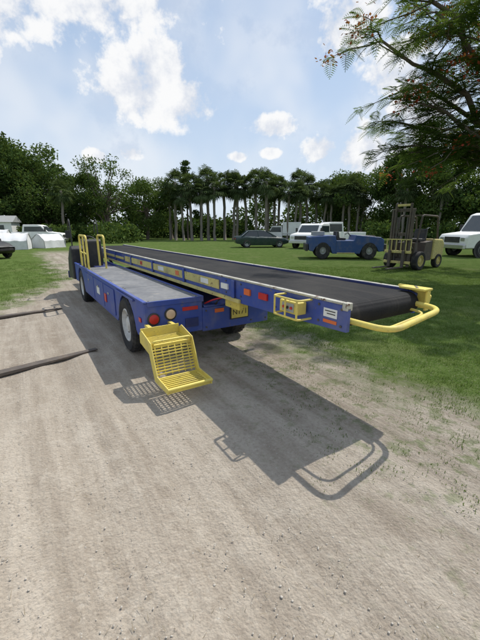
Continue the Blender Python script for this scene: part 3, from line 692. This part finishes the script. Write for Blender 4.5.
def blades(name,cx,cy,per,spread,h0,h1,rg,wid=.0022,ln=.55,zz=-.012):
    n=len(cx); P=np.repeat(np.stack([cx,cy],1),per,0)+rg.normal(0,spread,(n*per,2)); m=len(P)
    hs=rg.uniform(h0,h1,m); a=rg.uniform(0,2*np.pi,m); w=wid*(1+rg.random(m)); lean=rg.normal(0,ln,(m,2))*hs[:,None]
    dx,dy=np.cos(a)*w,np.sin(a)*w; z0=np.full(m,zz)
    A_=np.stack([P[:,0]-dx,P[:,1]-dy,z0],1); B_=np.stack([P[:,0]+dx,P[:,1]+dy,z0],1); C_=np.stack([P[:,0]+lean[:,0],P[:,1]+lean[:,1],hs],1)
    return np.stack([A_,B_,C_],1).reshape(-1,3)
rg=np.random.default_rng(5)
cx=rg.uniform(-1.5,9,80000); cy=1.6+rg.random(80000)**1.4*13; U=CA*cx+SA*cy
pr=np.clip((U-2.75+rg.normal(0,.25,len(U))+.4*np.sin(cx*3.1)*np.sin(cy*2.3))/1.2,0,1)
k=(rg.random(len(U))<pr*.5)&(np.abs(cx)<cy*.85+.6); cx1,cy1=cx[k][:15000],cy[k][:15000]
cx=rg.uniform(-14,-3,12000); cy=rg.uniform(6.5,17,12000); U=CA*cx+SA*cy; Vv=-SA*cx+CA*cy
k=(U<np.minimum(.42*Vv-4.0,1.2)+rg.normal(0,.2,len(U))); cx2,cy2=cx[k][:3500],cy[k][:3500]
Vb=np.concatenate([blades('g',cx1,cy1,9,.045,.008,.032,rg),blades('g',cx2,cy2,9,.05,.02,.06,rg)])
cx=rg.uniform(.2,3,1200); cy=rg.uniform(.9,4,1200); U=CA*cx+SA*cy; k=(U>1.0)&(U<3.1)&(rg.random(1200)<(U-.8)*.13)
Vb=np.concatenate([Vb,blades('g',cx[k],cy[k],18,.045,.002,.011,rg)])
place('grass',rawmesh('grass',[(Vb,np.arange(len(Vb)).reshape(-1,3),0)],['blade']),0,0)
# dry straw litter on the sand
m=2600; cy=.8+rg.random(m)**1.6*7; cx=rg.uniform(-1,1,m)*(cy*.8+.4); U=CA*cx+SA*cy; k=(rg.random(m)<np.clip((U+1.0)/3.5,.06,1)); cx,cy=cx[k],cy[k]; m=len(cx)
a=rg.uniform(0,6.28,m); L=rg.uniform(.01,.035,m); d=np.stack([np.cos(a)*L,np.sin(a)*L],1); w=np.stack([-np.sin(a),np.cos(a)],1)*.0013; P=np.stack([cx,cy],1); z=np.full((m,1),.004)
Vs=np.stack([np.hstack([P-w,z-.012]),np.hstack([P+w,z-.012]),np.hstack([P+d+w*.4,z+.004]),np.hstack([P+d-w*.4,z+.004])],1).reshape(-1,3)
place('dry_grass_litter',rawmesh('dry_grass_litter',[(Vs,quads(Vs),0)],['straw']),0,0)
M['pebble']=paint('pebble',(.46,.42,.36),.9,dirt=.5,dirtcol=(.28,.24,.19),scale=2)
bm=bmesh.new(); bmesh.ops.create_icosphere(bm,subdivisions=1,radius=1); bv=np.array([v.co[:] for v in bm.verts]); bf=np.array([[v.index for v in f.verts] for f in bm.faces]); bm.free()
m=8000; yy=.7+rg.random(m)**1.8*8; xx=rg.uniform(-1,1,m)*(yy*.85+.4); U=CA*xx+SA*yy; k=(U<3.3); xx,yy=xx[k],yy[k]; m=len(xx)
sz=.0015+.005*rg.random(m)**3.5; q=bv[None]*(1+.3*rg.normal(size=(m,len(bv),1)).clip(-1,1))*sz[:,None,None]*rg.uniform(.6,1.3,(m,1,3))*np.array([1,1,.5])
q+=np.stack([xx,yy,np.full(m,-.007)],1)[:,None,:]
place('gravel',rawmesh('gravel',[(q.reshape(-1,3),(bf[None]+np.arange(m)[:,None,None]*len(bv)).reshape(-1,3),0)],['pebble']),0,0)

# ------------------------------------------------------------ light & sky
sd=Vector((.45,.405,1)).normalized()
sl=bpy.data.lights.new('sun','SUN'); sl.energy=4.4; sl.angle=math.radians(.53); sl.color=(1,.96,.89)
so=bpy.data.objects.new('sun',sl); COL.objects.link(so); so.rotation_euler=sd.to_track_quat('Z','Y').to_euler(); so.location=(20,20,40)
w=bpy.data.worlds.new('World'); S.world=w; w.use_nodes=True; nt=w.node_tree; nt.nodes.clear()
out=N(nt,'ShaderNodeOutputWorld'); sky=N(nt,'ShaderNodeTexSky'); sky.sky_type='NISHITA'; sky.sun_disc=False
sky.sun_elevation=math.asin(sd.z); sky.sun_rotation=math.atan2(sd.x,sd.y); sky.air_density=1.0; sky.dust_density=1.0; sky.ozone_density=1.5
tc=N(nt,'ShaderNodeTexCoord').outputs['Generated']; sp=N(nt,'ShaderNodeSeparateXYZ'); nt.links.new(tc,sp.inputs[0])
az=math_(nt,'ARCTAN2',sp.outputs[0],sp.outputs[1]); el=math_(nt,'ARCSINE',sp.outputs[2])
ae=N(nt,'ShaderNodeCombineXYZ'); nt.links.new(az,ae.inputs[0]); nt.links.new(el,ae.inputs[1])
blobs=[(-.25,.325,.125,.085),(-.16,.305,.11,.06),(-.21,.37,.10,.065),(-.42,.50,.34,.10),(-.66,.44,.26,.09),(.092,.253,.065,.030),(-.288,.187,.037,.020),(-.368,.171,.032,.02),(-.005,.183,.025,.013),(.083,.192,.027,.015),
 (.335,.185,.095,.065),(.211,.197,.055,.036),(.27,.435,.10,.07),(.429,.264,.09,.06),(-.082,.121,.03,.014),(.386,.345,.09,.06),(1.4,.4,.4,.15),(-1.5,.5,.4,.15)]
cur=None
for a,e,ra,re in blobs:
    va=N(nt,'ShaderNodeVectorMath',operation='MULTIPLY_ADD'); nt.links.new(ae.outputs[0],va.inputs[0]); va.inputs[1].default_value=(1/ra,1/re,0); va.inputs[2].default_value=(-a/ra,-e/re,0)
    dp=N(nt,'ShaderNodeVectorMath',operation='DOT_PRODUCT'); nt.links.new(va.outputs[0],dp.inputs[0]); nt.links.new(va.outputs[0],dp.inputs[1])
    d=dp.outputs['Value']; cur=d if cur is None else math_(nt,'MINIMUM',cur,d)
cur=math_(nt,'SUBTRACT',1.0,cur)
n1=noise(nt,tc,14,6,.6); n3=noise(nt,tc,3.2,3,.6)
f=math_(nt,'ADD',math_(nt,'MAXIMUM',cur,-1.8),math_(nt,'MULTIPLY',math_(nt,'SUBTRACT',n1,.5),5.0))
mask=math_(nt,'MULTIPLY',smooth(nt,f,-.25,.75),.96)
thin=math_(nt,'MULTIPLY',smooth(nt,n3,.38,.68),.45)
mask=math_(nt,'MAXIMUM',mask,thin)
shade=smooth(nt,math_(nt,'ADD',math_(nt,'MULTIPLY',n1,1.5),math_(nt,'MULTIPLY',cur,-.10)),.52,.86)
cc=mix(nt,shade,(.74,.78,.86),(1.0,1.0,1.0))
haze=math_(nt,'SUBTRACT',.90,math_(nt,'MULTIPLY',smooth(nt,el,-.02,.6),.32))
hc=mix(nt,smooth(nt,el,0,.5),(.70,.81,.95),(.56,.72,.95))
bg=N(nt,'ShaderNodeBackground'); nt.links.new(sky.outputs[0],bg.inputs[0]); bg.inputs[1].default_value=.12
bh=N(nt,'ShaderNodeBackground'); nt.links.new(hc,bh.inputs[0]); bh.inputs[1].default_value=.97
bc=N(nt,'ShaderNodeBackground'); nt.links.new(cc,bc.inputs[0]); bc.inputs[1].default_value=.98
m0=N(nt,'ShaderNodeMixShader'); nt.links.new(haze,m0.inputs[0]); nt.links.new(bg.outputs[0],m0.inputs[1]); nt.links.new(bh.outputs[0],m0.inputs[2])
m1=N(nt,'ShaderNodeMixShader'); nt.links.new(mask,m1.inputs[0]); nt.links.new(m0.outputs[0],m1.inputs[1]); nt.links.new(bc.outputs[0],m1.inputs[2]); nt.links.new(m1.outputs[0],out.inputs[0])
# camera
cd=bpy.data.cameras.new('camera'); cam=bpy.data.objects.new('camera',cd); COL.objects.link(cam); S.camera=cam
cd.sensor_fit='VERTICAL'; cd.sensor_height=36; cd.lens=340/640*36; cd.clip_start=.05; cd.clip_end=2000
cam.location=(0,0,1.6); cam.rotation_euler=(math.radians(90-15.14),0,0)
S.view_settings.view_transform='Standard'; S.view_settings.look='None'; S.view_settings.exposure=0
